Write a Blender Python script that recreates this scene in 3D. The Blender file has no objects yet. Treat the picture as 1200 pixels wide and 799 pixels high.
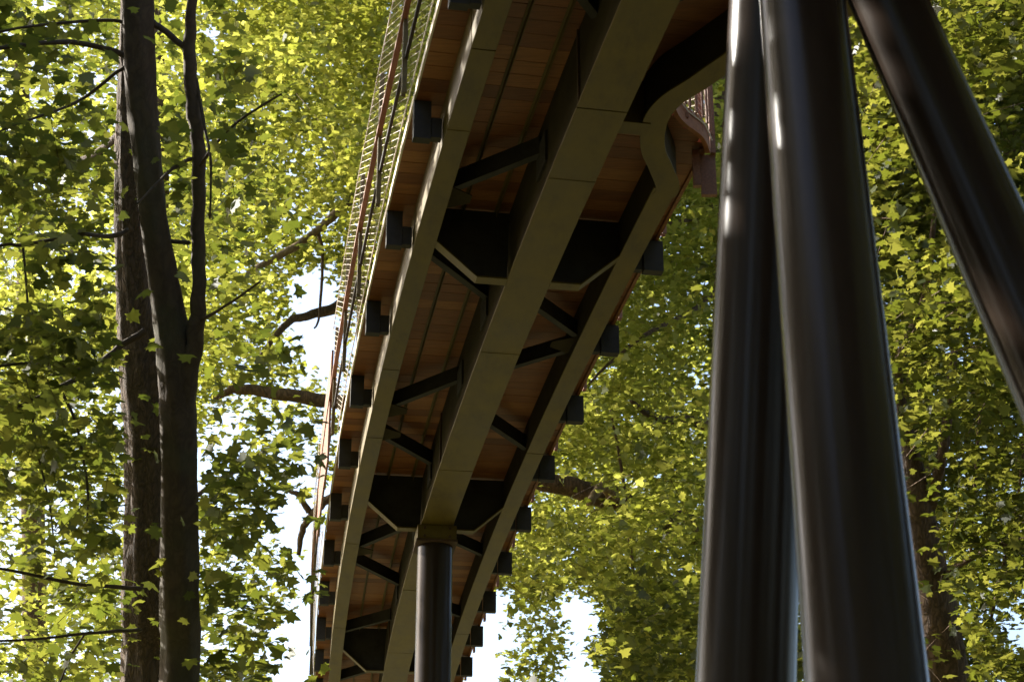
import bpy, math, random
import numpy as np
random.seed(7); rng = np.random.default_rng(11)
R = math.radians; PI = math.pi
scn = bpy.context.scene; COL = scn.collection

# ------------------------------------------------------------------ camera frame
F = 2200.0; TH = R(24.4); CT, ST = math.cos(TH), math.sin(TH); CZ = 1.6
def P(px, py, z):
    """a point seen at pixel (1200x799 frame) at depth z, as a place in the world"""
    u = (px-600)/F; w = (399.5-py)/F
    return (u*z, (CT-ST*w)*z, CZ+(ST+CT*w)*z)
def proj(p):
    p = np.asarray(p, float)
    zc = p[..., 1]*CT+(p[..., 2]-CZ)*ST; up = -p[..., 1]*ST+(p[..., 2]-CZ)*CT
    return 600+F*p[..., 0]/zc, 399.5-F*up/zc, zc

cam = bpy.data.cameras.new('camera'); camo = bpy.data.objects.new('camera', cam); COL.objects.link(camo)
camo.location = (0, 0, CZ); camo.rotation_euler = (R(90)+TH, 0, 0)
cam.sensor_width = 36; cam.lens = 66; cam.sensor_fit = 'HORIZONTAL'; cam.clip_start = 0.1; cam.clip_end = 3000
cam.dof.use_dof = True; cam.dof.focus_distance = 17.0; cam.dof.aperture_fstop = 4.5
scn.camera = camo

# ------------------------------------------------------------------ materials
def mat(name):
    m = bpy.data.materials.new(name); m.use_nodes = True
    nt = m.node_tree; nt.nodes.clear()
    out = nt.nodes.new('ShaderNodeOutputMaterial')
    return m, nt, out
def N(nt, t, **k):
    n = nt.nodes.new(t)
    for a, b in k.items():
        if a in n.inputs: n.inputs[a].default_value = b
        else: setattr(n, a, b)
    return n
def ramp(nt, fac, stops):
    r = nt.nodes.new('ShaderNodeValToRGB'); e = r.color_ramp.elements
    while len(e) < len(stops): e.new(.5)
    for i, (p, c) in enumerate(stops):
        e[i].position = p; e[i].color = (*c, 1)
    nt.links.new(fac, r.inputs[0]); return r.outputs[0]
def objcoord(nt, scale=(1, 1, 1)):
    tc = nt.nodes.new('ShaderNodeTexCoord'); mp = nt.nodes.new('ShaderNodeMapping'); mp.inputs['Scale'].default_value = scale
    nt.links.new(tc.outputs['Object'], mp.inputs[0]); return mp.outputs[0]
def noise(nt, vec, scale, detail=4, rough=.55):
    n = N(nt, 'ShaderNodeTexNoise'); n.inputs['Scale'].default_value = scale; n.inputs['Detail'].default_value = detail
    n.inputs['Roughness'].default_value = rough; nt.links.new(vec, n.inputs['Vector']); return n.outputs['Fac']
def bump(nt, h, strength, dist):
    b = N(nt, 'ShaderNodeBump'); b.inputs['Strength'].default_value = strength; b.inputs['Distance'].default_value = dist
    nt.links.new(h, b.inputs['Height']); return b.outputs[0]

def steel(name, c0, c1, rough=.45, r2=.6, spec=.5, bs=.15, streak=True):
    m, nt, out = mat(name)
    v = objcoord(nt); n1 = noise(nt, v, 2.2, 6); n2 = noise(nt, v, 60, 3)
    col = ramp(nt, n1, [(.3, c0), (.7, c1)])
    p = N(nt, 'ShaderNodeBsdfPrincipled'); p.inputs['Specular IOR Level'].default_value = spec
    st = ramp(nt, noise(nt, objcoord(nt, (1, .35, 1)), 7, 9, .75), [(.32, (.55, .50, .45)), (.5, (.95, .95, .95)), (.72, (1.15, 1.12, 1.0))])
    mx = N(nt, 'ShaderNodeMix', data_type='RGBA', blend_type='MULTIPLY'); mx.inputs[0].default_value = .8
    nt.links.new(col, mx.inputs[6]); nt.links.new(st, mx.inputs[7]); nt.links.new(mx.outputs[2], p.inputs['Base Color'])
    mr = N(nt, 'ShaderNodeMapRange'); mr.inputs['To Min'].default_value = rough; mr.inputs['To Max'].default_value = r2
    nt.links.new(n1, mr.inputs[0]); nt.links.new(mr.outputs[0], p.inputs['Roughness'])
    nt.links.new(bump(nt, n2, bs, .001), p.inputs['Normal'])
    nt.links.new(p.outputs[0], out.inputs[0]); return m
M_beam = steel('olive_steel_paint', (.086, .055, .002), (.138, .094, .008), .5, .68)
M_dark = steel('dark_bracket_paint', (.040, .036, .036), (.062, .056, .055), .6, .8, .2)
M_web = steel('shaded_web_paint', (.038, .029, .016), (.060, .046, .026), .85, .95, .15)  # darker copy of the beam paint: the webs' shade is put into this colour
M_wire = steel('stainless_wire', (.66, .56, .48), (.80, .70, .61), .35, .45, .8); M_wire.node_tree.nodes['Principled BSDF'].inputs['Metallic'].default_value = .25
M_seam = steel('rusty_seam', (.05, .028, .016), (.09, .045, .022), .7, .85)

def column_mat():
    m, nt, out = mat('glossy_column_paint')
    v = objcoord(nt, (1, 1, .25)); n1 = noise(nt, v, 3, 7, .65); n2 = noise(nt, objcoord(nt), 140, 2)
    col = ramp(nt, n1, [(.35, (.026, .017, .012)), (.7, (.042, .028, .020))])
    p = N(nt, 'ShaderNodeBsdfPrincipled')
    nt.links.new(col, p.inputs['Base Color'])
    mr = N(nt, 'ShaderNodeMapRange'); mr.inputs['To Min'].default_value = .17; mr.inputs['To Max'].default_value = .29
    nt.links.new(n1, mr.inputs[0]); nt.links.new(mr.outputs[0], p.inputs['Roughness'])
    p.inputs['Specular IOR Level'].default_value = .20
    nt.links.new(bump(nt, n2, .12, .0006), p.inputs['Normal'])
    nt.links.new(p.outputs[0], out.inputs[0]); return m
M_col = column_mat()

def wood_mat(name, c0, c1, c2, along=(9, 1.2, 9), rough=.6):
    m, nt, out = mat(name)
    g = N(nt, 'ShaderNodeNewGeometry')
    v = objcoord(nt, along)
    add = N(nt, 'ShaderNodeVectorMath', operation='ADD'); sc = N(nt, 'ShaderNodeVectorMath', operation='SCALE'); sc.inputs['Scale'].default_value = 40
    cb = N(nt, 'ShaderNodeCombineXYZ'); nt.links.new(g.outputs['Random Per Island'], cb.inputs[0]); nt.links.new(g.outputs['Random Per Island'], cb.inputs[2])
    nt.links.new(cb.outputs[0], sc.inputs[0]); nt.links.new(v, add.inputs[0]); nt.links.new(sc.outputs[0], add.inputs[1])
    n1 = noise(nt, add.outputs[0], 6, 8, .7)
    base = ramp(nt, g.outputs['Random Per Island'], [(0, c0), (.5, c1), (1, c2)])
    mx = N(nt, 'ShaderNodeMix', data_type='RGBA', blend_type='MULTIPLY'); mx.inputs[0].default_value = .75
    gr = ramp(nt, n1, [(.3, (.45, .38, .33)), (.65, (1.05, 1.0, .95))])
    nt.links.new(base, mx.inputs[6]); nt.links.new(gr, mx.inputs[7])
    p = N(nt, 'ShaderNodeBsdfPrincipled', ); p.inputs['Roughness'].default_value = rough
    nt.links.new(mx.outputs[2], p.inputs['Base Color']); nt.links.new(bump(nt, n1, .3, .002), p.inputs['Normal'])
    nt.links.new(p.outputs[0], out.inputs[0]); return m
M_deck = wood_mat('deck_boards', (.17, .054, .016), (.27, .098, .031), (.38, .16, .052), (1.0, 10, 10))
M_fascia = wood_mat('red_timber', (.30, .10, .045), (.36, .13, .055), (.42, .16, .07))
M_rail = wood_mat('rail_timber', (.24, .105, .06), (.30, .14, .085), (.33, .16, .10))

def bark_mat(name, c0, c1, zs=.22, scale=26, depth=.012, green=None):
    m, nt, out = mat(name)
    v = objcoord(nt, (1, 1, zs)); n1 = noise(nt, v, scale, 8, .7)
    vo = N(nt, 'ShaderNodeTexVoronoi', feature='DISTANCE_TO_EDGE'); vo.inputs['Scale'].default_value = scale
    wn = N(nt, 'ShaderNodeTexNoise'); wn.inputs['Scale'].default_value = scale*.7; wn.inputs['Detail'].default_value = 5; nt.links.new(v, wn.inputs['Vector'])
    ws = N(nt, 'ShaderNodeVectorMath', operation='SCALE'); ws.inputs['Scale'].default_value = 3.2/scale; nt.links.new(wn.outputs['Color'], ws.inputs[0])
    wa = N(nt, 'ShaderNodeVectorMath', operation='ADD'); nt.links.new(v, wa.inputs[0]); nt.links.new(ws.outputs[0], wa.inputs[1])
    nt.links.new(wa.outputs[0], vo.inputs['Vector'])
    big = noise(nt, objcoord(nt), 2.5, 4)
    mul = N(nt, 'ShaderNodeMath', operation='MULTIPLY_ADD'); mul.inputs[1].default_value = 1.3
    nt.links.new(vo.outputs['Distance'], mul.inputs[0]); nt.links.new(n1, mul.inputs[2])
    col = ramp(nt, mul.outputs[0], [(.35, c0), (.85, c1)])
    if green:
        mx = N(nt, 'ShaderNodeMix', data_type='RGBA'); mx.inputs[7].default_value = (*green, 1)
        mr = N(nt, 'ShaderNodeMapRange'); mr.inputs['From Min'].default_value = .45; mr.inputs['From Max'].default_value = .7; mr.inputs['To Max'].default_value = .6
        nt.links.new(big, mr.inputs[0]); nt.links.new(mr.outputs[0], mx.inputs[0]); nt.links.new(col, mx.inputs[6]); col = mx.outputs[2]
    p = N(nt, 'ShaderNodeBsdfPrincipled'); p.inputs['Roughness'].default_value = .85
    nt.links.new(col, p.inputs['Base Color']); nt.links.new(bump(nt, mul.outputs[0], .9, depth), p.inputs['Normal'])
    nt.links.new(p.outputs[0], out.inputs[0]); return m
M_bark_rough = bark_mat('ridged_bark', (.030, .018, .010), (.120, .078, .048), .18, 24, .035)
M_bark_smooth = bark_mat('smooth_bark', (.040, .025, .013), (.072, .047, .026), .5, 12, .004, (.055, .055, .022))
M_bark_brown = bark_mat('brown_bark', (.045, .026, .013), (.16, .098, .055), .3, 14, .02)
M_bark_tan = bark_mat('tan_bark', (.16, .10, .05), (.34, .24, .14), .3, 14, .015)

def leaf_mat(name, refl, trans, tw=.55):
    """refl / trans: (dark, mid, light) leaf colours, picked leaf by leaf"""
    m, nt, out = mat(name)
    g = N(nt, 'ShaderNodeNewGeometry')
    v = objcoord(nt); n = noise(nt, v, .9, 3)
    f = N(nt, 'ShaderNodeMath', operation='MULTIPLY_ADD'); f.inputs[1].default_value = .55
    s = N(nt, 'ShaderNodeMath', operation='MULTIPLY'); s.inputs[1].default_value = .55
    nt.links.new(n, s.inputs[0]); nt.links.new(g.outputs['Random Per Island'], f.inputs[0]); nt.links.new(s.outputs[0], f.inputs[2])
    cr = ramp(nt, f.outputs[0], [(.2, refl[0]), (.5, refl[1]), (.85, refl[2])])
    ct = ramp(nt, f.outputs[0], [(.2, trans[0]), (.5, trans[1]), (.85, trans[2])])
    d = N(nt, 'ShaderNodeBsdfDiffuse'); t = N(nt, 'ShaderNodeBsdfTranslucent'); gl = N(nt, 'ShaderNodeBsdfGlossy'); gl.inputs['Roughness'].default_value = .42
    gl.inputs['Color'].default_value = (.8, .8, .8, 1)
    nt.links.new(cr, d.inputs[0]); nt.links.new(ct, t.inputs[0])
    m1 = N(nt, 'ShaderNodeMixShader'); m1.inputs[0].default_value = tw
    nt.links.new(d.outputs[0], m1.inputs[1]); nt.links.new(t.outputs[0], m1.inputs[2])
    m2 = N(nt, 'ShaderNodeMixShader'); m2.inputs[0].default_value = .035
    nt.links.new(m1.outputs[0], m2.inputs[1]); nt.links.new(gl.outputs[0], m2.inputs[2])
    nt.links.new(m2.outputs[0], out.inputs[0]); return m
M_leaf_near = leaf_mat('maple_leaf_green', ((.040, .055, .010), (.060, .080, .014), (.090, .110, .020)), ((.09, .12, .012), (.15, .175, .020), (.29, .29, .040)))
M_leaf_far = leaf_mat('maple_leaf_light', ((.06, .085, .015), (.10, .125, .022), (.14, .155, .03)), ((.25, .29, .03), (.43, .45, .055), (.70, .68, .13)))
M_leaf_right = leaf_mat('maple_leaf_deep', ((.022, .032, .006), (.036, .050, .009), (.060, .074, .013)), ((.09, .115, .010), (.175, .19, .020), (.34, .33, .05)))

# ------------------------------------------------------------------ helpers
def tag(o, label=None, cat=None, group=None, kind=None):
    if label: o['label'] = label
    if cat: o['category'] = cat
    if group: o['group'] = group
    if kind or cat: o['kind'] = kind or 'thing'
    return o
def empty(name, loc=(0, 0, 0)):
    o = bpy.data.objects.new(name, None); COL.objects.link(o); o.location = loc; o.empty_display_size = .2; return o
class MB:
    def __init__(s): s.v = []; s.f = []; s.sm = False
    def add(s, v, f):
        b = len(s.v); s.v += [tuple(p) for p in v]; s.f += [tuple(i+b for i in q) for q in f]
    def hexa(s, p):   # 8 points: bottom ring 0-3, top ring 4-7
        s.add(p, [(3, 2, 1, 0), (4, 5, 6, 7), (0, 1, 5, 4), (1, 2, 6, 5), (2, 3, 7, 6), (3, 0, 4, 7)])
    def tube(s, pts, rads, seg=8, caps=True, wob=None):
        pts = [np.array(p, float) for p in pts]; n = len(pts); ring = []
        up = np.array((0.13, .21, .97)); prev = None
        for i, p in enumerate(pts):
            t = pts[min(i+1, n-1)]-pts[max(i-1, 0)]; t /= max(np.linalg.norm(t), 1e-9)
            if prev is None:
                a = np.cross(t, up)
                if np.linalg.norm(a) < .2: a = np.cross(t, (1, 0, 0))
            else: a = prev-t*np.dot(prev, t)
            a /= np.linalg.norm(a); prev = a; b = np.cross(t, a)
            for k in range(seg):
                an = 2*PI*k/seg; r = rads[i]*(1+(wob(i, k) if wob else 0))
                ring.append(p+a*math.cos(an)*r+b*math.sin(an)*r)
        f = []
        for i in range(n-1):
            for k in range(seg):
                k2 = (k+1) % seg; f.append((i*seg+k, i*seg+k2, (i+1)*seg+k2, (i+1)*seg+k))
        if caps:
            f.append(tuple(range(seg-1, -1, -1))); f.append(tuple((n-1)*seg+k for k in range(seg)))
        s.add(ring, f)
    def build(s, name, m, parent=None, smooth=False, bevel=0):
        me = bpy.data.meshes.new(name); me.from_pydata(s.v, [], s.f); me.update()
        if smooth: me.polygons.foreach_set('use_smooth', [True]*len(me.polygons))
        me.materials.append(m); o = bpy.data.objects.new(name, me); COL.objects.link(o)
        if parent: o.parent = parent; o.matrix_parent_inverse = __import__('mathutils').Matrix.Translation(parent.location).inverted()
        if bevel:
            b = o.modifiers.new('bevel', 'BEVEL'); b.width = bevel; b.segments = 2; b.limit_method = 'ANGLE'
        return o

# ------------------------------------------------------------------ the walkway's line in plan
cpts = np.array([(.743, 8.306), (.38, 10.129), (.0, 12.383), (-.07, 12.683), (-.486, 15.327), (-.626, 16.282), (-1.25, 20.95), (-1.451, 22.879)])
off = .76
sd = np.array([(-.09+off, 8.668), (-.44+off, 10.57), (-.892+off, 13.235), (-1.235+off, 15.355), (-1.495+off, 17.237), (-1.903+off, 20.1), (-2.323+off, 23.87)])
allp = np.vstack([cpts, sd])
co = np.polyfit(allp[:, 1]-15, allp[:, 0], 2)
def cl(d):            # centre line: point and unit tangent (away from camera), normal to the right
    t = d-15; x = co[0]*t*t+co[1]*t+co[2]; dx = 2*co[0]*t+co[1]; L = math.hypot(dx, 1)
    return np.array((x, d)), np.array((dx/L, 1/L)), np.array((1/L, -dx/L))
def at(d, o, z):      # place at station d, offset o to the right, world height CZ+z
    c, t, n = cl(d); return (c[0]+n[0]*o, c[1]+n[1]*o, CZ+z)
HD = 6.30             # underside of the deck above the camera
HS = 6.00             # side beams' underside
HC = 5.75             # centre beam's underside
OB = .725             # side beam offset
OE = .975             # deck edge offset
def strip(mb, d0, d1, o0, o1, z0, z1, step=.5):
    n = max(1, int(round((d1-d0)/step)))
    ds = [d0+(d1-d0)*i/n for i in range(n+1)]
    v = []
    for d in ds: v += [at(d, o0, z0), at(d, o1, z0), at(d, o1, z1), at(d, o0, z1)]
    f = [(0, 3, 2, 1)]
    for i in range(n):
        a = i*4; b = a+4
        for k in range(4): k2 = (k+1) % 4; f.append((a+k, a+k2, b+k2, b+k))
    a = n*4; f.append((a, a+1, a+2, a+3)); mb.add(v, f)
def ribbon(mb, pts, w, z0, z1):   # box swept along a plan polyline
    pts = [np.array(p, float) for p in pts]; n = len(pts); v = []
    for i, p in enumerate(pts):
        t = pts[min(i+1, n-1)]-pts[max(i-1, 0)]; t /= np.linalg.norm(t); nn = np.array((t[1], -t[0]))
        a = p-nn*w/2; b = p+nn*w/2
        v += [(a[0], a[1], CZ+z0), (b[0], b[1], CZ+z0), (b[0], b[1], CZ+z1), (a[0], a[1], CZ+z1)]
    f = [(0, 3, 2, 1)]
    for i in range(n-1):
        a = i*4; b = a+4
        for k in range(4): k2 = (k+1) % 4; f.append((a+k, a+k2, b+k2, b+k))
    a = (n-1)*4; f.append((a, a+1, a+2, a+3)); mb.add(v, f)
def smooth_line(pts, k=8):
    pts = [np.array(p, float) for p in pts]; out = []
    for i in range(len(pts)-1):
        p0 = pts[max(i-1, 0)]; p1 = pts[i]; p2 = pts[i+1]; p3 = pts[min(i+2, len(pts)-1)]
        for j in range(k):
            t = j/k
            out.append(.5*((2*p1)+(-p0+p2)*t+(2*p0-5*p1+4*p2-p3)*t*t+(-p0+3*p1-3*p2+p3)*t**3))
    out.append(pts[-1]); return out

W = empty('elevated_walkway', (0, 15, CZ+HC))
tag(W, 'curved treetop walkway seen from below with olive steel beams and reddish timber deck', 'walkway')

# deck edge on the right: plain edge, then the notch, then the platform beside the three columns
notch_beam = smooth_line([at(10.78, OB+.01, 0)[:2], at(10.66, OB+.01, 0)[:2], (.952, 10.52), (.897, 10.33), (.875, 10.12), (.892, 9.90), (.965, 9.71), (1.10, 9.53), (1.26, 9.30), (1.48, 9.02), (1.95, 8.72), (2.7, 8.5), (3.4, 8.4)])
notch_edge = smooth_line([(1.275, 10.78), (1.21, 10.58), (1.09, 10.42), (1.02, 10.28), (.99, 10.10), (1.04, 9.86), (1.17, 9.66), (1.35, 9.42), (1.56, 9.15), (2.0, 8.84), (2.7, 8.62), (3.4, 8.52)])
def to_track(p):
    best = None
    for d in np.arange(2, 13, .02):
        c, t, n = cl(d); q = p-c; a = abs(q@t)
        if best is None or a < best[0]: best = (a, d, q@n)
    return best[1], best[2]
tr = sorted(to_track(p) for p in notch_edge)
trd = [a for a, b in tr]; tro = [b for a, b in tr]
def right_edge(d):
    if d > trd[-1]: return OE
    if d < trd[0]: return tro[0]
    return float(np.interp(d, trd, tro))
mb = MB(); pitch = .147; d = 1.0
while d < 33:
    g = .0045; dz = random.uniform(-.0015, .0015); e = random.uniform(-.004, .004)
    a, b = d+g/2, d+pitch-g/2; r = right_edge((a+b)/2)
    segs = [(-OE+e, r-.004)]
    for o0, o1 in segs:
        ra, rb = min(o1, right_edge(a)) if o1 > OE+.1 else o1, o1
        mb.hexa([at(a, o0, HD+dz), at(a, ra, HD+dz), at(b, rb, HD+dz), at(b, o0, HD+dz), at(a, o0, HD+.032), at(a, ra, HD+.032), at(b, rb, HD+.032), at(b, o0, HD+.032)])
    d += pitch
deck = mb.build('deck', M_deck, W)

# fascia boards along both edges
mb = MB(); strip(mb, 1, 33, -OE-.014, -OE-.001, HD-.004, HD+.05); mb.build('edge_trim', M_wire, W)
mb = MB(); strip(mb, trd[-1], 33, OE-.003, OE+.022, HD-.02, HD+.07)
mb.build('fascia_board', M_deck, W)
mb = MB(); ribbon(mb, [p+np.array((.02, 0)) for p in notch_edge], .03, HD-.05, HD+.09); mb.build('fascia_board', M_fascia, W)

# beams, in welded lengths that butt at dark joints
joints = [1.0, 9.42, 15.42, 21.5, 27.5, 33.0]
def beam(o, half, z0, ztop, wt, flt, js, name, plate=.012):
    for a, b in zip(js[:-1], js[1:]):
        m1 = MB(); strip(m1, a+.005, b-.005, o-half, o+half, z0, z0+flt); bo = m1.build(name, M_beam, W, bevel=.0025)
        m2 = MB(); strip(m2, a+.012, b-.012, o-half+wt, o+half-wt, z0+flt, ztop); x = m2.build('web', M_beam if o < -.1 else M_web, None); x.parent = bo; x.matrix_parent_inverse = bo.matrix_world.inverted()  # left web takes the lighter tone as the sunlit side, the others the shade tone
        x.parent = W; x.matrix_parent_inverse = bo.matrix_parent_inverse.copy()
    for j in js[1:-1]:
        m3 = MB(); strip(m3, j-.011, j+.011, o-half+.008, o+half-.008, z0+.006, ztop-.01, .03); m3.build('splice_plate', M_seam, W)
beam(0, .152, HC, HD-.004, .022, .018, joints, 'centre_beam')
beam(-OB, .074, HS, HD-.004, .003, .014, [1.0, 9.3, 15.38, 21.4, 27.5, 33.0], 'edge_beam')
beam(OB, .078, HS, HD-.004, .010, .014, [10.68, 15.55, 21.5, 27.5, 33.0], 'edge_beam')
mb = MB(); ribbon(mb, notch_beam, .155, HS-.003, HS+.011); mb.build('curved_beam', M_beam, W, bevel=.0025)
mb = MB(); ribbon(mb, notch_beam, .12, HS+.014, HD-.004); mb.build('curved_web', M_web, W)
# weld beads across the flanges
for dd, o, h, z in ((10.25, 0, .15, HC), (12.9, 0, .15, HC), (10.2, -OB, .07, HS), (13.9, -OB, .07, HS), (19.0, 0, .15, HC), (18.3, -OB, .07, HS)):
    mb = MB(); mb.hexa([at(dd, o-h, z-.003), at(dd, o+h, z-.003), at(dd+.012, o+h, z-.003), at(dd+.012, o-h, z-.003), at(dd, o-h, z+.004), at(dd, o+h, z+.004), at(dd+.012, o+h, z+.004), at(dd+.012, o-h, z+.004)]); mb.build('weld_bead', M_beam, W)

# purlins: two thin angles in the left bay
for o in (-.47, -.235):
    mb = MB(); strip(mb, 1, 33, o-.008, o+.012, HD-.008, HD-.003); strip(mb, 1, 33, o+.008, o+.012, HD-.05, HD-.008)
    mb.build('joist_angle', M_beam, W)

# cross frames (haunched plates)
def cross(d, right=True):
    t = .006
    for s in ((-1, 1) if right else (-1,)):
        pr = [(s*(OB-.07), HD-.012), (s*(OB-.07), HS+.02), (s*.36, HC+.02), (s*.15, HC+.02), (s*.13, HD-.012)]
        m = MB(); v = [at(d-t, o, z) for o, z in pr]+[at(d+t, o, z) for o, z in pr]; n = len(pr)
        m.add(v, [tuple(range(n)), tuple(range(2*n-1, n-1, -1))]+[(i, (i+1) % n, (i+1) % n+n, i+n) for i in range(n)])
        m.build('cross_plate', M_dark, W)
        m = MB(); seq = [(s*(OB-.075), HS+.012), (s*.365, HC+.012), (s*.153, HC+.012)]
        for (o0, z0), (o1, z1) in zip(seq[:-1], seq[1:]):
            m.hexa([at(d-.05, o0, z0-.012), at(d-.05, o1, z1-.012), at(d+.05, o1, z1-.012), at(d+.05, o0, z0-.012), at(d-.05, o0, z0+.002), at(d-.05, o1, z1+.002), at(d+.05, o1, z1+.002), at(d+.05, o0, z0+.002)])
        m.build('cross_flange', M_beam, W)
for dd in (6.35, 11.72, 17.06, 22.4, 27.7): cross(dd, dd > 7)
m = MB(); m.hexa([at(9.93, .155, HC+.12), at(9.93, .60, HC+.22), at(10.08, .60, HC+.22), at(10.08, .155, HC+.12), at(9.93, .155, HD-.004), at(9.93, .60, HD-.004), at(10.08, .60, HD-.004), at(10.08, .155, HD-.004)])
m = MB(); m.hexa([at(9.90, .153, HS-.01), at(9.90, .425, HS-.01), at(10.04, .425, HS-.01), at(10.04, .153, HS-.01), at(9.90, .153, HD-.004), at(9.90, .425, HD-.004), at(10.04, .425, HD-.004), at(10.04, .153, HD-.004)])
m.build('cross_beam', M_beam, W, bevel=.002)

# plan bracing: short dark channels
def brace(d0, o0, d1, o1, z=HD-.21, h=.13, w=.055):
    a = np.array(at(d0, o0, z)); b = np.array(at(d1, o1, z)); t = b-a; t /= np.linalg.norm(t); n = np.array((t[1], -t[0], 0)); u = np.array((0, 0, 1.))
    m = MB(); e = .006
    def bx(n0, n1, z0, z1):
        m.hexa([a+n*n0+u*z0, b+n*n0+u*z0, b+n*n1+u*z0, a+n*n1+u*z0, a+n*n0+u*z1, b+n*n0+u*z1, b+n*n1+u*z1, a+n*n1+u*z1])
    bx(-w/2, w/2, 0, e*1.2); bx(-w/2+e, w/2-e, e*1.2+.0005, h)
    m.build('brace', M_dark, W)
L, C = -(OB-.06), .13
for d0, o0, d1, o1 in ((14.25, -C, 14.95, L), (15.55, L, 16.2, -C), (17.9, -C, 18.75, L), (19.2, L, 19.95, -C), (10.55, -C, 11.15, L), (9.0, -C, 8.3, L), (12.7, -C, 12.05, L),
                       (14.05, C, 13.5, -L), (13.25, -L, 12.65, C), (15.0, C, 15.7, -L), (18.2, C, 18.8, -L), (21.3, -C, 21.9, L), (23.5, -C, 24.2, L), (20.6, C, 21.1, -L), (8.9, C, 8.3, .7)):
    brace(d0, o0, d1, o1)
for dd, s in ((14.95, -1), (15.5, -1), (18.8, -1), (13.4, 1), (11.2, -1)):
    m = MB(); o0 = s*(OB-.07); o1 = s*(OB-.24); z = HD-.215
    m.hexa([at(dd-.16, o0, z), at(dd-.05, o1, z), at(dd+.05, o1, z), at(dd+.16, o0, z), at(dd-.16, o0, z+.008), at(dd-.05, o1, z+.008), at(dd+.05, o1, z+.008), at(dd+.16, o0, z+.008)])
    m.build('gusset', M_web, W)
for dd in (14.1, 16.3, 17.8, 20.1, 10.5, 12.8):
    m = MB(); z = HD-.36
    m.hexa([at(dd-.14, -.135, z), at(dd-.14, -.147, z), at(dd+.14, -.147, z), at(dd+.14, -.135, z), at(dd-.14, -.135, z+.22), at(dd-.14, -.147, z+.22), at(dd+.14, -.147, z+.22), at(dd+.14, -.135, z+.22)])
    m.build('gusset', M_dark, W)

# brackets, posts, railing
stations = [10.46+1.455*k for k in range(-5, 16)]
def box_at(m, d0, d1, o0, o1, z0, z1):
    m.hexa([at(d0, o0, z0), at(d0, o1, z0), at(d1, o1, z0), at(d1, o0, z0), at(d0, o0, z1), at(d0, o1, z1), at(d1, o1, z1), at(d1, o0, z1)])
TOP = HD+1.10
for k, ds in enumerate(stations):
    for s in (-1, 1):
        if s == 1 and ds < 11: continue
        d = ds-.06 if s < 0 else ds+.04
        if s == 1 and ds < 11: d += .22
        o_in, o_out = OE-.10, OE+.01
        m = MB()
        box_at(m, d-.03, d+.03, s*(OB+.08), s*(o_in-.002), HD-.26, HD-.12); m.build('bracket_arm', M_dark, W)
        m = MB()
        if s < 0: box_at(m, d-.035, d+.035, s*o_in, s*o_out, HD-.275, HD-.005)
        else: box_at(m, d-.04, d+.04, OE-.09, OE+.055, HD-.265, HD-.024)
        m.build('bracket_plate', M_dark, W)
        m = MB()   # twin flat bars outside the fascia
        for e in ((-.03, -.014), (.014, .03)):
            box_at(m, d+e[0], d+e[1], s*(OE+.060), s*(OE+.090), HD+.05, TOP+.02)
        m.build('rail_post', M_beam if s < 0 else M_rail, W)
PANEL = (16.7, 19.2)
def wire_panel(d0, d1, o, z0, z1, name='wire_mesh', r=.0018, poly=None, lean=0):
    m = MB()
    if poly is None:
        A = np.array(at(d0, o, 0)); B = np.array(at(d1, o, 0))
    else: A = np.array((*poly[0], CZ)); B = np.array((*poly[1], CZ))
    Lh = np.linalg.norm(B-A); H = z1-z0; tx = (B-A)/Lh
    step = .105; sl = .5
    ln = np.array((-tx[1], tx[0], 0))*(-lean)
    def q(x, z): return A+tx*x+np.array((0, 0, z0+z))+ln*(z/H)
    for fam in (1, -1):
        c = -H/sl-step
        while c < Lh+H/sl+step:
            pts = []
            # line x = c + fam*z/sl
            za, zb = 0., H
            xa, xb = c, c+fam*H/sl
            for lim in (0, Lh):
                pass
            def zt(x): return (x-c)*sl/fam
            lo, hi = 0., H
            z_at0, z_atL = zt(0), zt(Lh)
            lo = max(lo, min(z_at0, z_atL)); hi = min(hi, max(z_at0, z_atL))
            if hi-lo > .02:
                m.tube([q(c+fam*lo/sl, lo), q(c+fam*hi/sl, hi)], [r if fam > 0 else r*.45]*2, 3, False)
            c += step
    for z in (0, H): m.tube([q(0, z), q(Lh, z)], [.0045, .0045], 6, True)
    m.build(name, M_wire, W)
for a, b in zip(stations[:-1], stations[1:]):
    if b < 27.5 and not (PANEL[0] < (a+b)/2 < PANEL[1]-.4):
        wire_panel(a-.06, b-.06, -(OE+.030), HD+.10, TOP, lean=-.08)
    if a > 10.3 and b < 27.5: wire_panel(a+.04 if a > 11 else a+.26, b+.04, OE+.055, HD+.10, TOP)
# timber panel in the far stretch of the left rail
m = MB(); o = -(OE+.075)
x = 16.72
while x < 19.1:
    box_at(m, x, x+.10, o-.02, o, HD-.02, TOP+.02); x += .112
m.build('timber_panel', M_rail, W)
m = MB(); strip(m, 1, 27, -(OE+.105), -(OE+.068), HD+.60, HD+.63); m.build('handrail', M_rail, W)
m = MB(); strip(m, 1, 27, -(OE+.078), -(OE+.057), HD+.30, HD+.33); m.build('middle_rail', M_dark, W)
m = MB(); strip(m, 10.75, 27, OE-.10, OE+.02, TOP-.07, TOP-.03); m.build('handrail', M_rail, W)
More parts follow.
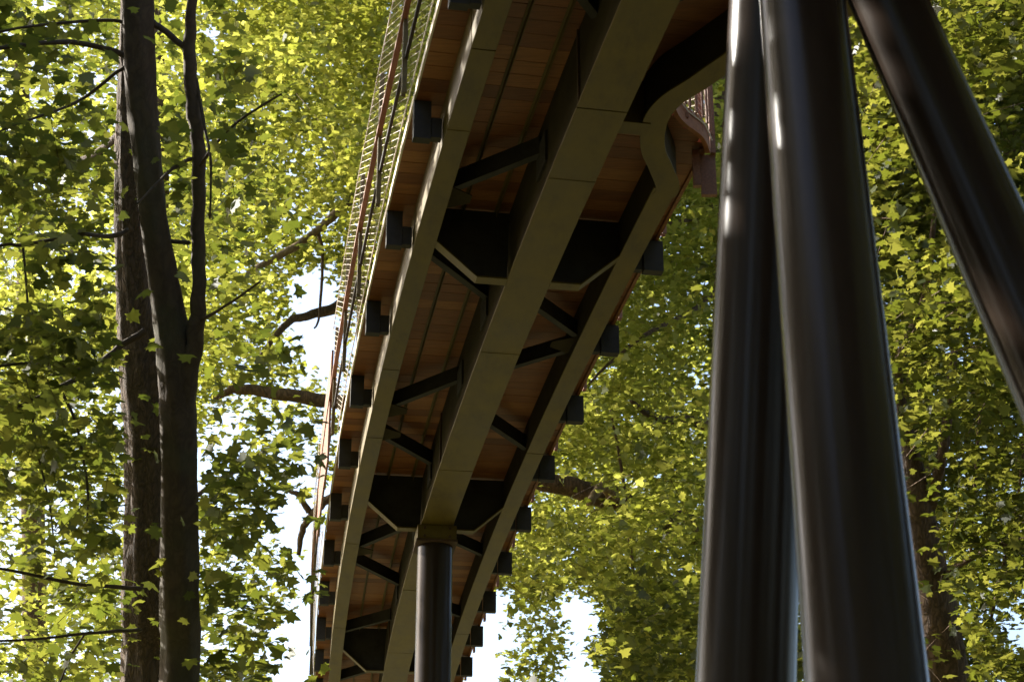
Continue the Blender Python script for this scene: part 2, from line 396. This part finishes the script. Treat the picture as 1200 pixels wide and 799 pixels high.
# railing that wraps round the notch
ne = [p+np.array((.05, 0)) for p in notch_edge]
for i in range(0, len(ne)-9, 8):
    wire_panel(0, 0, 0, HD+.05, TOP, poly=(ne[i], ne[i+8]))
m = MB(); ribbon(m, ne, .12, TOP-.05, TOP-.01); m.build('handrail', M_rail, W)
for i in range(0, 26, 3):
    p = ne[i]; m = MB(); m.tube([(p[0], p[1], CZ+HD+.09), (p[0], p[1], CZ+TOP-.05)], [.010, .010], 8); m.build('baluster', M_rail, W)
for px_, py_, w_, dz, zt in ((1.215, 10.80, .05, -.29, -.02), (1.30, 10.87, .10, -.32, -.02), (1.335, 10.84, .035, -.02, 1.10), (1.255, 10.80, .03, -.02, 1.10)):
    m = MB(); m.hexa([(px_-w_/2, py_-.02, CZ+HD+dz), (px_+w_/2, py_-.02, CZ+HD+dz), (px_+w_/2, py_+.02, CZ+HD+dz), (px_-w_/2, py_+.02, CZ+HD+dz), (px_-w_/2, py_-.02, CZ+HD+zt), (px_+w_/2, py_-.02, CZ+HD+zt), (px_+w_/2, py_+.02, CZ+HD+zt), (px_-w_/2, py_+.02, CZ+HD+zt)])
    m.build('rail_post', M_rail, W)

# ------------------------------------------------------------------ columns
def column(name, label, top, bot, rt, rb, base=True, group='steel columns carrying the walkway'):
    top = np.array(top); bot = np.array(bot); dr = (bot-top); k = (0-top[2])/(dr[2]); g = top+dr*k; rg = rt+(rb-rt)*k
    e = empty(name, tuple(g)); tag(e, label, 'column', group)
    n = 24; m = MB(); m.tube([top+(g-top)*i/n for i in range(n+1)], [rt+(rg-rt)*i/n for i in range(n+1)], 96)
    o = m.build('shaft', M_col, e, smooth=True)
    mod = o.modifiers.new('edge', 'EDGE_SPLIT'); mod.split_angle = R(50)
    m = MB(); m.tube([(g[0], g[1], 0), (g[0], g[1], .03)], [rg*1.7, rg*1.7], 32); m.build('base_plate', M_dark, e)
    return e
zn = 8.55
column('support_column', 'leftmost of the three big leaning steel columns, nearly upright, behind the middle one', P(913, -270, zn+.15), P(874, 799, 7.46), .178, .20)
column('support_column', 'middle of the three big steel columns, in front of its left neighbour, widening downwards', P(913, -289, zn), P(1015.5, 799, 6.07), .163, .199)
column('support_column', 'big dark steel column leaning steeply out to the right edge of the photo', P(918, -278, zn), P(1128, 200, 7.6), .146, .163)
ct = at(17.06, 0, 0)
e = column('support_column', 'slim upright round column under the centre beam of the walkway', (ct[0], ct[1], CZ+HC-.15), (ct[0], ct[1], 0.0), .168, .168)
m = MB(); box_at(m, 17.06-.19, 17.06+.19, -.185, .185, HC-.14, HC-.004); m.build('head_box', M_beam, e, bevel=.004)
for o_ in (-.12, .12):
    for z_ in (HC-.115, HC-.035):
        a_ = np.array(at(17.06-.19, o_, z_)); b_ = np.array(at(17.06-.205, o_, z_)); m = MB(); m.tube([a_, b_], [.014, .013], 6); m.build('bolt', M_seam, e)
m = MB(); box_at(m, 17.06-.2, 17.06+.2, -.195, .195, HC-.165, HC-.142); m.build('head_plate', M_seam, e)

# ------------------------------------------------------------------ leaves
def lobed(tpl):
    return np.array(tpl, float)
LEAF_A = lobed([(0, -.06), (.16, -.10), (.36, -.22), (.33, 0), (.56, .16), (.40, .26), (.44, .50), (.22, .46), (.16, .62), (0, .88), (-.16, .62), (-.22, .46), (-.44, .50), (-.40, .26), (-.56, .16), (-.33, 0), (-.36, -.22), (-.16, -.10)])
LEAF_B = lobed([(0, -.1), (.38, -.16), (.50, .22), (.26, .30), (.24, .56), (0, .85), (-.24, .56), (-.26, .30), (-.50, .22), (-.38, -.16)])
LEAF_C = lobed([(0, -.15), (.45, .05), (.25, .5), (0, .8), (-.25, .5), (-.45, .05)])
def leaves_mesh(name, pos, size, tilt, tpl, m, parent, yawdir=None, cup=.16):
    n = len(pos)
    if n == 0: return None
    az = rng.uniform(0, 2*PI, n)
    # normal: upward, tilted at random
    tl = np.abs(rng.normal(0, tilt, n)); ta = rng.uniform(0, 2*PI, n)
    nz = np.cos(tl); nx = np.sin(tl)*np.cos(ta); ny = np.sin(tl)*np.sin(ta)
    nn = np.stack([nx, ny, nz], 1)
    h = np.stack([np.cos(az), np.sin(az), np.full(n, -.35)], 1)
    v = h-nn*(h*nn).sum(1, keepdims=True); v /= np.linalg.norm(v, axis=1, keepdims=True)
    u = np.cross(v, nn)
    sz = size*(.5+.85*rng.beta(2.2, 2.0, n)); cup = rng.uniform(.02, .42, (n, 1))
    k = len(tpl)
    X = tpl[:, 0][None, :]; Y = tpl[:, 1][None, :]; Z = -np.abs(X)*cup-(Y-.2)**2*cup*.8+rng.uniform(-.035, .035, (n, k))+X*Y*rng.normal(0, .25, (n, 1))
    co_ = pos[:, None, :]+(u[:, None, :]*X[..., None]+v[:, None, :]*Y[..., None]+nn[:, None, :]*Z[..., None])*sz[:, None, None]
    co_ = co_.reshape(-1, 3)
    me = bpy.data.meshes.new(name)
    me.vertices.add(n*k); me.vertices.foreach_set('co', co_.astype(np.float32).ravel())
    me.loops.add(n*k); me.loops.foreach_set('vertex_index', np.arange(n*k, dtype=np.int32))
    me.polygons.add(n); me.polygons.foreach_set('loop_start', np.arange(0, n*k, k, dtype=np.int32))
    try: me.polygons.foreach_set('loop_total', np.full(n, k, dtype=np.int32))
    except Exception: pass
    me.update(calc_edges=True); me.materials.append(m)
    o = bpy.data.objects.new(name, me); COL.objects.link(o)
    if parent: o.parent = parent; o.matrix_parent_inverse = __import__('mathutils').Matrix.Translation(parent.location).inverted()
    return o
def inpoly(x, y, poly):
    c = np.zeros(np.shape(x), bool); n = len(poly)
    for i in range(n):
        x0, y0 = poly[i]; x1, y1 = poly[(i+1) % n]
        if y0 == y1: continue
        cond = ((y0 > y) != (y1 > y)) & (x < (x1-x0)*(y-y0)/(y1-y0)+x0); c ^= cond
    return c
# openings between the crowns, where the sky shows
GAPS = [[(338, 335), (352, 312), (378, 316), (400, 330), (400, 440), (390, 452), (368, 440), (352, 420), (348, 396), (338, 372)],
        [(334, 714), (350, 700), (372, 704), (372, 960), (308, 960), (316, 792), (340, 772), (332, 742)],
        [(552, 712), (572, 694), (600, 690), (592, 730), (588, 765), (588, 960), (520, 960)],
        [(650, 700), (672, 688), (706, 700), (700, 735), (690, 765), (712, 800), (712, 960), (640, 960), (648, 800), (664, 760)],
        [(1168, 730), (1215, 722), (1215, 762), (1180, 760)],
        [(240, 20), (262, 24), (258, 66), (244, 72)], [(252, 470), (268, 480), (284, 520), (262, 515)], [(330, 195), (346, 190), (344, 215)], [(325, 585), (352, 575), (356, 600), (340, 640), (318, 610)]]
CLEAR = [([(262, 446), (330, 452), (392, 458), (392, 484), (330, 476), (262, 474)], 26.3), ([(300, 300), (340, 282), (376, 256), (398, 240), (404, 252), (376, 280), (344, 306), (305, 326)], 27.5),
         ([(316, 392), (338, 368), (366, 358), (404, 346), (404, 366), (368, 380), (346, 386), (322, 410)], 28.5), ([(636, 552), (690, 560), (724, 575), (724, 598), (680, 590), (636, 584)], 26),
         ([(1058, 530), (1078, 530), (1100, 600), (1112, 690), (1142, 770), (1142, 960), (1060, 960)], 18.8), ([(1092, 590), (1104, 520), (1118, 470), (1126, 474), (1112, 560), (1104, 600)], 18.8), ([(1045, 400), (1060, 400), (1074, 540), (1060, 540)], 18.8)]
def keep_clear(pos, p=.12):
    x, y, z = proj(pos); k = np.ones(len(x), bool)
    for g, zm in CLEAR: k &= ~(inpoly(x, y, g) & (z < zm) & (rng.random(len(x)) > p))
    return k
def keep_gap(pos, p=.0, jit=9):
    x, y, z = proj(pos); x = x+rng.normal(0, jit, len(x)); y = y+rng.normal(0, jit, len(y))
    k = np.ones(len(x), bool)
    for g in GAPS: k &= ~(inpoly(x, y, g) & (rng.random(len(x)) > p))
    return k
TRUNKS = [(z, 0, 0) for z in ()]
def clear_trunk(pos, zmax=16, p=.05):
    x, y, z = proj(pos)
    poly = [(132, -200), (188, -200), (192, 100), (198, 200), (204, 280), (214, 340), (220, 340), (222, 200), (216, 120), (206, 60), (208, -200), (240, -200), (240, 40), (252, 180), (248, 400), (242, 560), (240, 960), (134, 960), (142, 540), (128, 250)]
    return ~(inpoly(x, y, poly) & (z < zmax) & (rng.random(len(x)) > p))
def boughs(win, zr, nb, ns, nl, sb, ss, thick=.35, frame_only=True, extra=None, gaps=True):
    """leaf positions: nb boughs in a part of the air, ns sprays on each, nl leaves per spray; also returns twig lines"""
    x0, x1, y0, y1 = win
    px = rng.uniform(x0, x1, nb); py = rng.uniform(y0, y1, nb)
    # even in volume
    z = (rng.uniform(zr[0]**3, zr[1]**3, nb))**(1/3)
    u = (px-600)/F; w = (399.5-py)/F
    B = np.stack([u*z, (CT-ST*w)*z, CZ+(ST+CT*w)*z], 1)
    if extra is not None: B = B[extra(B)]; nb = len(B)
    S = np.repeat(B, ns, 0)+rng.normal(0, 1, (nb*ns, 3))*np.array((sb, sb, sb*.5))
    if gaps: S = S[keep_gap(S, .0)]
    dirs = rng.normal(0, 1, (len(S), 3)); dirs[:, 2] = dirs[:, 2]*.3-.25; dirs /= np.linalg.norm(dirs, axis=1, keepdims=True)
    t = rng.uniform(-1, 1, (len(S), nl, 1))*ss*1.6
    side = rng.normal(0, 1, (len(S), nl, 3))*np.array((ss, ss, ss*thick))
    Lp = S[:, None, :]+dirs[:, None, :]*t+side*.75
    Lp = Lp.reshape(-1, 3)
    if gaps: Lp = Lp[keep_gap(Lp, .03, 5)]; Lp = Lp[keep_clear(Lp)]
    return Lp, S, dirs, B
def twigs(S, dirs, ss, every, r, m, parent, name='twigs'):
    mb = MB()
    for i in range(0, len(S), every):
        a = S[i]-dirs[i]*ss*2.0; b = S[i]; c = S[i]+dirs[i]*ss*1.5+np.array((0, 0, -ss*.3))
        x, y, z = proj(np.array([a, b, c]))
        if z[0] < 21 and 340 < x.max() and x.min() < 900: continue
        if any(inpoly(x, y, g).any() for g in GAPS) or not clear_trunk(np.array([a, b, c]), 16, 0).all(): continue
        mb.tube([a, b, c], [r, r*.7, r*.35], 3, False)
    return tag(mb.build(name, m, parent), kind='stuff')
def not_bridge(B):   # keep boughs clear of the walkway
    k = np.ones(len(B), bool)
    for i, p in enumerate(B):
        c, t, n = cl(min(max(p[1], 1), 33)); 
        if abs(p[0]-c[0]) < 2.3 and p[1] < 32 and CZ+4.5 < p[2] < CZ+8.5: k[i] = False
    return k

def limb(mb, spec, seg=8, wob=.06, k=6):
    """spec: (px, py, depth, width in px)"""
    pts = []; rad = []
    A = [np.array((*P(x, y, z), w/2*z/F)) for x, y, z, w in spec]
    S = smooth_line(A, k)
    if max(a_[3] for a_ in A)*F/A[0][1] < 5: S = [q_*np.array((1, 1, 1, 1.3)) for q_ in S]
    ph = random.uniform(0, 9)
    for i, q in enumerate(S): pts.append(q[:3]+np.array((math.sin(i*1.7+ph), math.cos(i*2.3+ph), math.sin(i*1.1+ph)))*q[3]*.12); rad.append(max(q[3], .0025))
    mb.tube(pts, rad, seg, True, (lambda i, j: wob*math.sin(j*2.1+i*.9+ph)+wob*.6*math.sin(j*5.3-i*2.3)) if wob else None)
def to_ground(px, py, z, w, lean=0):
    p = P(px, py, z); return p
def trunk_mesh(mb, spec, seg=28, wob=.05):
    """as limb, carried straight down to the ground from its lowest point"""
    A = [np.array((*P(x, y, z), w/2*z/F)) for x, y, z, w in spec]
    if A[0][2] > A[-1][2]: A = A[::-1]
    low = A[0]; A = [np.array((low[0], low[1], -.1, low[3]*1.35)), np.array((low[0], low[1], low[2]*.35, low[3]*1.12))]+A
    S = smooth_line(A, 10); ph = random.uniform(0, 9)
    mb.tube([q[:3] for q in S], [q[3] for q in S], seg, True, lambda i, j: wob*math.sin(j*1.3+i*.21+ph)+wob*.5*math.sin(j*3.7+i*.55)+wob*.4*math.sin(j*7.1-i*1.7))
    return tuple(A[0][:3]*np.array((1, 1, 0)))

TG = 'trees around the walkway'
# ---- 1. near left tree, smooth double stem, big leaves
z1 = 13.0
mb = MB(); base = trunk_mesh(mb, [(208, 830, z1, 46), (210, 700, z1, 45), (210, 540, z1, 43), (207, 440, z1, 42), (198, 370, z1, 38), (182, 270, z1, 33), (173, 190, z1, 32), (165, 100, z1, 36), (162, 0, z1, 37), (160, -150, z1, 34), (158, -400, z1, 28)])
T = empty('maple_tree', base); tag(T, 'smooth-barked maple with forked stem, nearest the camera on the left', 'tree', TG)
mb.build('trunk', M_bark_smooth, T, smooth=True)
mb = MB(); limb(mb, [(214, 470, z1-.03, 26), (228, 400, z1-.05, 21), (233, 340, z1-.05, 17), (232, 270, z1, 16), (233, 182, z1, 16), (227, 128, z1, 17), (222, 66, z1, 15), (225, 0, z1, 12), (229, -80, z1, 10), (236, -260, z1, 6)], 14); mb.build('limb', M_bark_smooth, T, smooth=True)
for sp in ([(150, 68, z1, 6), (135, 61, z1, 6), (84, 50, z1-.2, 5), (0, 57, z1-.5, 4), (-120, 90, z1-.6, 3)],
           [(150, 30, z1, 4), (125, 24, z1, 3.5), (17, 34, z1-.3, 2.5), (-60, 60, z1-.3, 2)],
           [(150, 78, z1, 4), (138, 84, z1, 3.5), (95, 117, z1, 3), (51, 135, z1-.3, 2.6), (0, 154, z1-.5, 2), (-80, 200, z1-.5, 1.6)],
           [(150, 270, z1+.5, 5), (130, 277, z1+.4, 4.5), (91, 275, z1, 4), (30, 287, z1-.3, 3.4), (0, 288, z1-.4, 3), (-90, 310, z1-.4, 2)],
           [(27, 287, z1-.3, 2.5), (34, 371, z1-.4, 2.2), (40, 420, z1-.5, 1.6)],
           [(170, 388, z1+.3, 7), (138, 408, z1+.2, 6), (105, 435, z1, 5.5), (50, 463, z1-.3, 4), (0, 486, z1-.5, 3), (-80, 520, z1-.6, 2)],
           [(105, 435, z1, 4), (51, 425, z1-.2, 3), (0, 429, z1-.4, 2.6), (-70, 440, z1-.4, 2)],
           [(71, 456, z1-.2, 3), (88, 493, z1-.2, 2.8), (98, 540, z1-.2, 2.6), (103, 580, z1-.2, 2.2), (101, 628, z1-.2, 1.6)],
           [(36, 470, z1-.4, 2.4), (44, 530, z1-.4, 2.2), (58, 590, z1-.4, 2), (64, 648, z1-.4, 1.5)],
           [(165, 690, z1+.4, 5), (143, 688, z1+.3, 4), (84, 683, z1, 3.4), (0, 666, z1-.4, 2.8), (-90, 660, z1-.4, 2)],
           [(165, 738, z1+.4, 4), (140, 739, z1+.3, 3.4), (101, 742, z1, 3), (20, 750, z1-.4, 2.4), (-60, 750, z1-.4, 1.5)],
           [(100, 742, z1, 2.4), (85, 765, z1, 2.2), (70, 800, z1, 2)],
           [(178, 26, z1, 6), (195, 38, z1, 6), (216, 56, z1, 6)],
           [(224, 186, z1, 4), (205, 196, z1-.2, 3.4), (189, 210, z1-.3, 2.6), (160, 240, z1-.5, 2)],
           [(230, 92, z1, 3), (240, 150, z1-.1, 2.8), (247, 190, z1-.2, 2.4), (246, 257, z1-.2, 1.8)],
           [(196, 282, z1, 4), (215, 284, z1, 4), (222, 284, z1, 4)],
           [(226, 380, z1, 4), (262, 360, z1-.3, 3), (305, 330, z1-.5, 2)], [(230, 200, z1, 3.5), (270, 150, z1-.3, 3), (330, 110, z1-.5, 2)]):
    mb = MB(); limb(mb, sp, 6, .04); mb.build('branch', M_bark_smooth, T, smooth=True)
LP = []; SP = []; DP = []
for win, zr, nb in (((-50, 150, -120, 900), (11.5, 14.6), 10), ((150, 330, -120, 420), (11.8, 15), 12), ((190, 300, 380, 900), (12, 15), 8), ((230, 400, 60, 260), (12, 14.5), 6), ((225, 315, 560, 800), (12, 14), 4), ((-50, 170, 150, 700), (12.0, 14.8), 6)):
    a, s_, d_, b_ = boughs(win, zr, nb, 10, 19, .42, .17, .5, extra=not_bridge); LP.append(a); SP.append(s_); DP.append(d_)
LP = np.vstack(LP); SP = np.vstack(SP); DP = np.vstack(DP)
LP = LP[clear_trunk(LP)]; xx, yy, zz = proj(LP); LP = LP[xx < 378]
leaves_mesh('foliage', LP, .105, .75, LEAF_A, M_leaf_near, T)
twigs(SP, DP, .2, 1, .003, M_bark_smooth, T)

# ---- 2. rough-barked tree right behind it
z2 = 15.2
mb = MB(); base = trunk_mesh(mb, [(172, 830, z2, 64), (173, 700, z2, 60), (175, 540, z2, 56), (168, 430, z2, 54), (159, 330, z2, 46), (156, 200, z2, 42), (158, 100, z2, 38), (160, 0, z2, 36), (164, -300, z2, 28)], 40, .05)
T = empty('rough_barked_tree', base); tag(T, 'dark trunk with rough furrowed bark half hidden behind the smooth left stem', 'tree', TG)
mb.build('trunk', M_bark_rough, T, smooth=True)
for sp in ([(150, 150, z2, 8), (90, 190, z2+1, 6), (20, 180, z2+2, 4)], [(180, 620, z2, 6), (260, 560, z2+1, 4), (320, 540, z2+2, 3)]):
    mb = MB(); limb(mb, sp, 8); mb.build('branch', M_bark_rough, T, smooth=True)
a, s_, d_, b_ = boughs((-70, 330, -90, 930), (15.4, 20), 23, 12, 24, .6, .2, .45, extra=not_bridge); xx, yy, zz = proj(a); a = a[(xx < 372)]
leaves_mesh('foliage', a, .105, .75, LEAF_B, M_leaf_near, T); twigs(s_, d_, .22, 2, .0035, M_bark_rough, T)

# ---- 3. bright trees farther back on the left
def back_tree(name, label, spec, win, zr, nb, ns, nl, sb, ss, size, tpl, lm, bark=M_bark_brown, limbs=(), tilt=.7, tw=4, gaps=True):
    mb = MB(); base = trunk_mesh(mb, spec, 16); T = empty(name, base); tag(T, label, 'tree', TG)
    mb.build('trunk', bark, T, smooth=True)
    for sp, bk in limbs:
        mb = MB(); limb(mb, sp, 10); mb.build('limb', bk, T, smooth=True)
    if not isinstance(win, list): win = [(win, nb)]
    LP = []; SP = []; DP = []
    for w_, n_ in win:
        a, s_, d_, b_ = boughs(w_, zr, n_, ns, nl, sb, ss, .45, extra=not_bridge, gaps=gaps); LP.append(a); SP.append(s_); DP.append(d_)
    leaves_mesh('foliage', np.vstack(LP), size, tilt, tpl, lm, T)
    twigs(np.vstack(SP), np.vstack(DP), ss, tw, .005, bark, T); return T
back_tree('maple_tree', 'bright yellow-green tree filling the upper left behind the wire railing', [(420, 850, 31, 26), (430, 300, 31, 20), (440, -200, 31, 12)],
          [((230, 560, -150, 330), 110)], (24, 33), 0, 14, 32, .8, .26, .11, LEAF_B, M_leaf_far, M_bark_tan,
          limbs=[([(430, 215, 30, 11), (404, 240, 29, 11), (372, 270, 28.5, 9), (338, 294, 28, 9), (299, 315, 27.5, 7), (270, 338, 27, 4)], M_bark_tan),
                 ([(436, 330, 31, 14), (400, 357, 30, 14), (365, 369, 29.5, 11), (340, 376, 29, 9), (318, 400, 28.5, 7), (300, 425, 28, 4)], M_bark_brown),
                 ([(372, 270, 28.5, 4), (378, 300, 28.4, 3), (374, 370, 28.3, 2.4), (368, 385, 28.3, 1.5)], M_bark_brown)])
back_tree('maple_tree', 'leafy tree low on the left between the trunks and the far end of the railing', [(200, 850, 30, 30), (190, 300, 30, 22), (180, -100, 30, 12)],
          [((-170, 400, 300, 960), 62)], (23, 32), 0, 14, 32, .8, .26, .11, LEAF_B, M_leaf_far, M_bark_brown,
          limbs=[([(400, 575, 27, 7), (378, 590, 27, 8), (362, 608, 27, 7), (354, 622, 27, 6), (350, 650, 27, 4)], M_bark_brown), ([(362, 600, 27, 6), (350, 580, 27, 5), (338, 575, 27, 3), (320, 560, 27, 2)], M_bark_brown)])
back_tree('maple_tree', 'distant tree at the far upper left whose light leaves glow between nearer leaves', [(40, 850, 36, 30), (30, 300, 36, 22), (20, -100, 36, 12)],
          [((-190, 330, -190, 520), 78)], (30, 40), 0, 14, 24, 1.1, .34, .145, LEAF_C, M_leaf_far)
# ---- 4. tree with the long horizontal limb, its trunk behind the columns
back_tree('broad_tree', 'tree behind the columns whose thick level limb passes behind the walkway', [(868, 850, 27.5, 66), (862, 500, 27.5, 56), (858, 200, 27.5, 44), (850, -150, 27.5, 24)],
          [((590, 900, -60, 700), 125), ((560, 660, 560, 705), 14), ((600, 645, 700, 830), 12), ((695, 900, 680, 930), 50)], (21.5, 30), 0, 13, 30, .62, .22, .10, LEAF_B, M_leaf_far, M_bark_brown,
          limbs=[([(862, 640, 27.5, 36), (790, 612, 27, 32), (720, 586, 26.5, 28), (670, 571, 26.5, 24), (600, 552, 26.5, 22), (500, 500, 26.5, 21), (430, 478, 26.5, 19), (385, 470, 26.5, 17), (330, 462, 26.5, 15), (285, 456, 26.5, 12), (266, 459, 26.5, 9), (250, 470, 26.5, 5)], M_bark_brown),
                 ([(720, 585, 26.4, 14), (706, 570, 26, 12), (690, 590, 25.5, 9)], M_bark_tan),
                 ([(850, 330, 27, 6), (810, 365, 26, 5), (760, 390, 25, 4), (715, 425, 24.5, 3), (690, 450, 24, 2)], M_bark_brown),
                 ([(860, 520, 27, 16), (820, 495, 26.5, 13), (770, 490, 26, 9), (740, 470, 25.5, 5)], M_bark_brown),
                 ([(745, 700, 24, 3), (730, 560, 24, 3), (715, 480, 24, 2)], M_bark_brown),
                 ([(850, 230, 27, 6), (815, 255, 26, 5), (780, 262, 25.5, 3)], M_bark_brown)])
# ---- 5. right-hand tree
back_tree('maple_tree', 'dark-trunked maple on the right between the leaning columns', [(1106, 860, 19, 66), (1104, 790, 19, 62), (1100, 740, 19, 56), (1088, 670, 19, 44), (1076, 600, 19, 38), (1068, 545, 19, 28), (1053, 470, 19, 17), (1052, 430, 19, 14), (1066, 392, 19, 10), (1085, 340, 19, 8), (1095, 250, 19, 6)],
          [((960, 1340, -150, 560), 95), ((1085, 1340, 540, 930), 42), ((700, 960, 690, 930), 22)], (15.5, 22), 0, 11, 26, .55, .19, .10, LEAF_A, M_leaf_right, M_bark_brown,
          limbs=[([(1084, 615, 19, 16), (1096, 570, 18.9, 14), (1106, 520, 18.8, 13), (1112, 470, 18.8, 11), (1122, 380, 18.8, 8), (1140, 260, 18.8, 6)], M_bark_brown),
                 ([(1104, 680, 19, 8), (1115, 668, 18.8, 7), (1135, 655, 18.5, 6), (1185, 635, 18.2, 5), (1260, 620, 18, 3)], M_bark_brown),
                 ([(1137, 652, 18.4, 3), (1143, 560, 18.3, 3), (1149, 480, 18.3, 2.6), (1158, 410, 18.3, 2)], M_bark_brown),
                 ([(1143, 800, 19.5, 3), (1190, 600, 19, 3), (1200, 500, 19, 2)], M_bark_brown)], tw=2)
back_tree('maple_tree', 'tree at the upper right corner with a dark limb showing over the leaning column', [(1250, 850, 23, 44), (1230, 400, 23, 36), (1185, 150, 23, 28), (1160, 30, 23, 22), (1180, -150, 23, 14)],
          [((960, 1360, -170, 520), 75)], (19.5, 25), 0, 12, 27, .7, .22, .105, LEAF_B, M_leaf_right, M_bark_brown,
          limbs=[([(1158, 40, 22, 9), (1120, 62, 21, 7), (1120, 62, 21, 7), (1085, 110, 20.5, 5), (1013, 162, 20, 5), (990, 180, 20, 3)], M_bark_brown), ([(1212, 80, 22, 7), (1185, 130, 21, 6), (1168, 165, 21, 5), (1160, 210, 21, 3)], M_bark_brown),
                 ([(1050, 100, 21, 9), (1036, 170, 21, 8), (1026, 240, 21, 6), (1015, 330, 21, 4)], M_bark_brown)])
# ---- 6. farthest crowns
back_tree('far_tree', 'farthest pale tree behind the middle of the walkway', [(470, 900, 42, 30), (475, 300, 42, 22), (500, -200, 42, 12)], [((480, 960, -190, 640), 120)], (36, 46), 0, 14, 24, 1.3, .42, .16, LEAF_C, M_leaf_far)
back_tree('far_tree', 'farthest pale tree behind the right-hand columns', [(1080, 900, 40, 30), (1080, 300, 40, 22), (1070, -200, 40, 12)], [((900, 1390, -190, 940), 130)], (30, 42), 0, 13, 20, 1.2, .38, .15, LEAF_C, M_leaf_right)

# ---- 7. wood round about, outside the photograph: shades the ground and stands in the columns' reflections
def ring_tree(az, rad, h0, h1, rc, n, size, lm, label):
    a = R(az); cx, cy = math.sin(a)*rad, math.cos(a)*rad
    T = empty('maple_tree', (cx, cy, 0)); tag(T, label, 'tree', TG)
    mb = MB(); mb.tube([(cx, cy, -.1), (cx+.1, cy, h0*.6), (cx-.1, cy+.2, h0+1), (cx, cy, h1*.85)], [.3, .24, .2, .06], 14); mb.build('trunk', M_bark_brown, T, smooth=True)
    nb = max(8, n//90); th = rng.uniform(0, 2*PI, nb); rr = rc*np.sqrt(rng.random(nb)); hh = rng.uniform(h0, h1, nb)
    Bc = np.stack([cx+rr*np.cos(th), cy+rr*np.sin(th), hh], 1)
    Pn = np.repeat(Bc, n//nb, 0)+rng.normal(0, 1, (nb*(n//nb), 3))*np.array((.7, .7, .35))
    x, y, z = proj(Pn); inside = (z > 0) & (x > -60) & (x < 1260) & (y > -60) & (y < 860)
    leaves_mesh('foliage', Pn[~inside], size, .6, LEAF_C, lm, T)
for az, rad, h0, h1, rc, n, lab in ((-43, 13, 4, 17, 4.2, 15000, 'maple standing out of view ahead on the left'), (-68, 13, 4, 17, 4.4, 9000, 'maple standing out of view to the left'), (-100, 12, 3, 15, 4.2, 11000, 'dense maple out of view left of the camera'),
                                 (-124, 13, 2, 15, 2.8, 7000, 'slender dense maple out of view behind the camera at far left'), (-160, 12, 2, 16, 3.8, 12000, 'dense maple out of view behind the camera on the left'), (165, 12, 2, 16, 4.2, 12000, 'dense maple out of view straight behind the camera'), (130, 13, 2, 16, 4.2, 12000, 'dense maple out of view behind the camera on the right'),
                                 (95, 12, 2, 16, 4.2, 12000, 'dense maple out of view to the right'), (60, 13, 3, 17, 4.0, 12000, 'dense maple out of view ahead on the right'), (34, 15, 6, 18, 3.2, 4000, 'tall maple out of view beyond the right edge'),
                                 (178, 4.5, 10, 17, 5.0, 6000, 'tall maple spreading over the camera from behind')):
    ring_tree(az, rad, h0, h1, rc, n, .30, M_leaf_right, lab)

# ------------------------------------------------------------------ ground
m, nt, out = mat('woodland_floor'); v = objcoord(nt); n1 = noise(nt, v, .6, 8, .65); n2 = noise(nt, v, 14, 6, .7)
c = ramp(nt, n1, [(.35, (.10, .075, .040)), (.5, (.12, .11, .045)), (.68, (.09, .13, .04))])
p = N(nt, 'ShaderNodeBsdfPrincipled'); p.inputs['Roughness'].default_value = .9; nt.links.new(c, p.inputs['Base Color']); nt.links.new(bump(nt, n2, .8, .05), p.inputs['Normal']); nt.links.new(p.outputs[0], out.inputs[0])
mb = MB(); S_ = 1500; mb.add([(-S_, -S_, 0), (S_, -S_, 0), (S_, S_, 0), (-S_, S_, 0)], [(0, 1, 2, 3)])
tag(mb.build('ground', m), 'woodland floor of leaf litter and low green', kind='structure')

# ------------------------------------------------------------------ light
SAZ, SEL = R(-66), R(34)
w = bpy.data.worlds.new('World'); scn.world = w; w.use_nodes = True; nt = w.node_tree
bg = nt.nodes['Background']; sky = nt.nodes.new('ShaderNodeTexSky'); sky.sky_type = 'NISHITA'; sky.sun_disc = False
sky.sun_elevation = SEL; sky.sun_rotation = SAZ % (2*PI); sky.air_density = 1.0; sky.dust_density = 3.0
nt.links.new(sky.outputs[0], bg.inputs[0]); bg.inputs[1].default_value = .15
s = bpy.data.lights.new('sun', 'SUN'); s.energy = 5.0; s.angle = R(.53); s.color = (1, .95, .86)
so = bpy.data.objects.new('sun', s); COL.objects.link(so)
from mathutils import Vector
dirv = Vector((math.sin(SAZ)*math.cos(SEL), math.cos(SAZ)*math.cos(SEL), math.sin(SEL)))
so.rotation_euler = dirv.to_track_quat('Z', 'Y').to_euler(); so.location = dirv*60

scn.view_settings.view_transform = 'Standard'; scn.view_settings.look = 'None'; scn.view_settings.exposure = 1.45; scn.view_settings.gamma = 1
scn.render.engine = 'CYCLES'; cy = scn.cycles
cy.use_denoising = True; cy.denoiser = 'OPENIMAGEDENOISE'; cy.max_bounces = 8; cy.diffuse_bounces = 5; cy.glossy_bounces = 3; cy.transmission_bounces = 6; cy.transparent_max_bounces = 4
cy.sample_clamp_indirect = 6; cy.caustics_reflective = False; cy.caustics_refractive = False
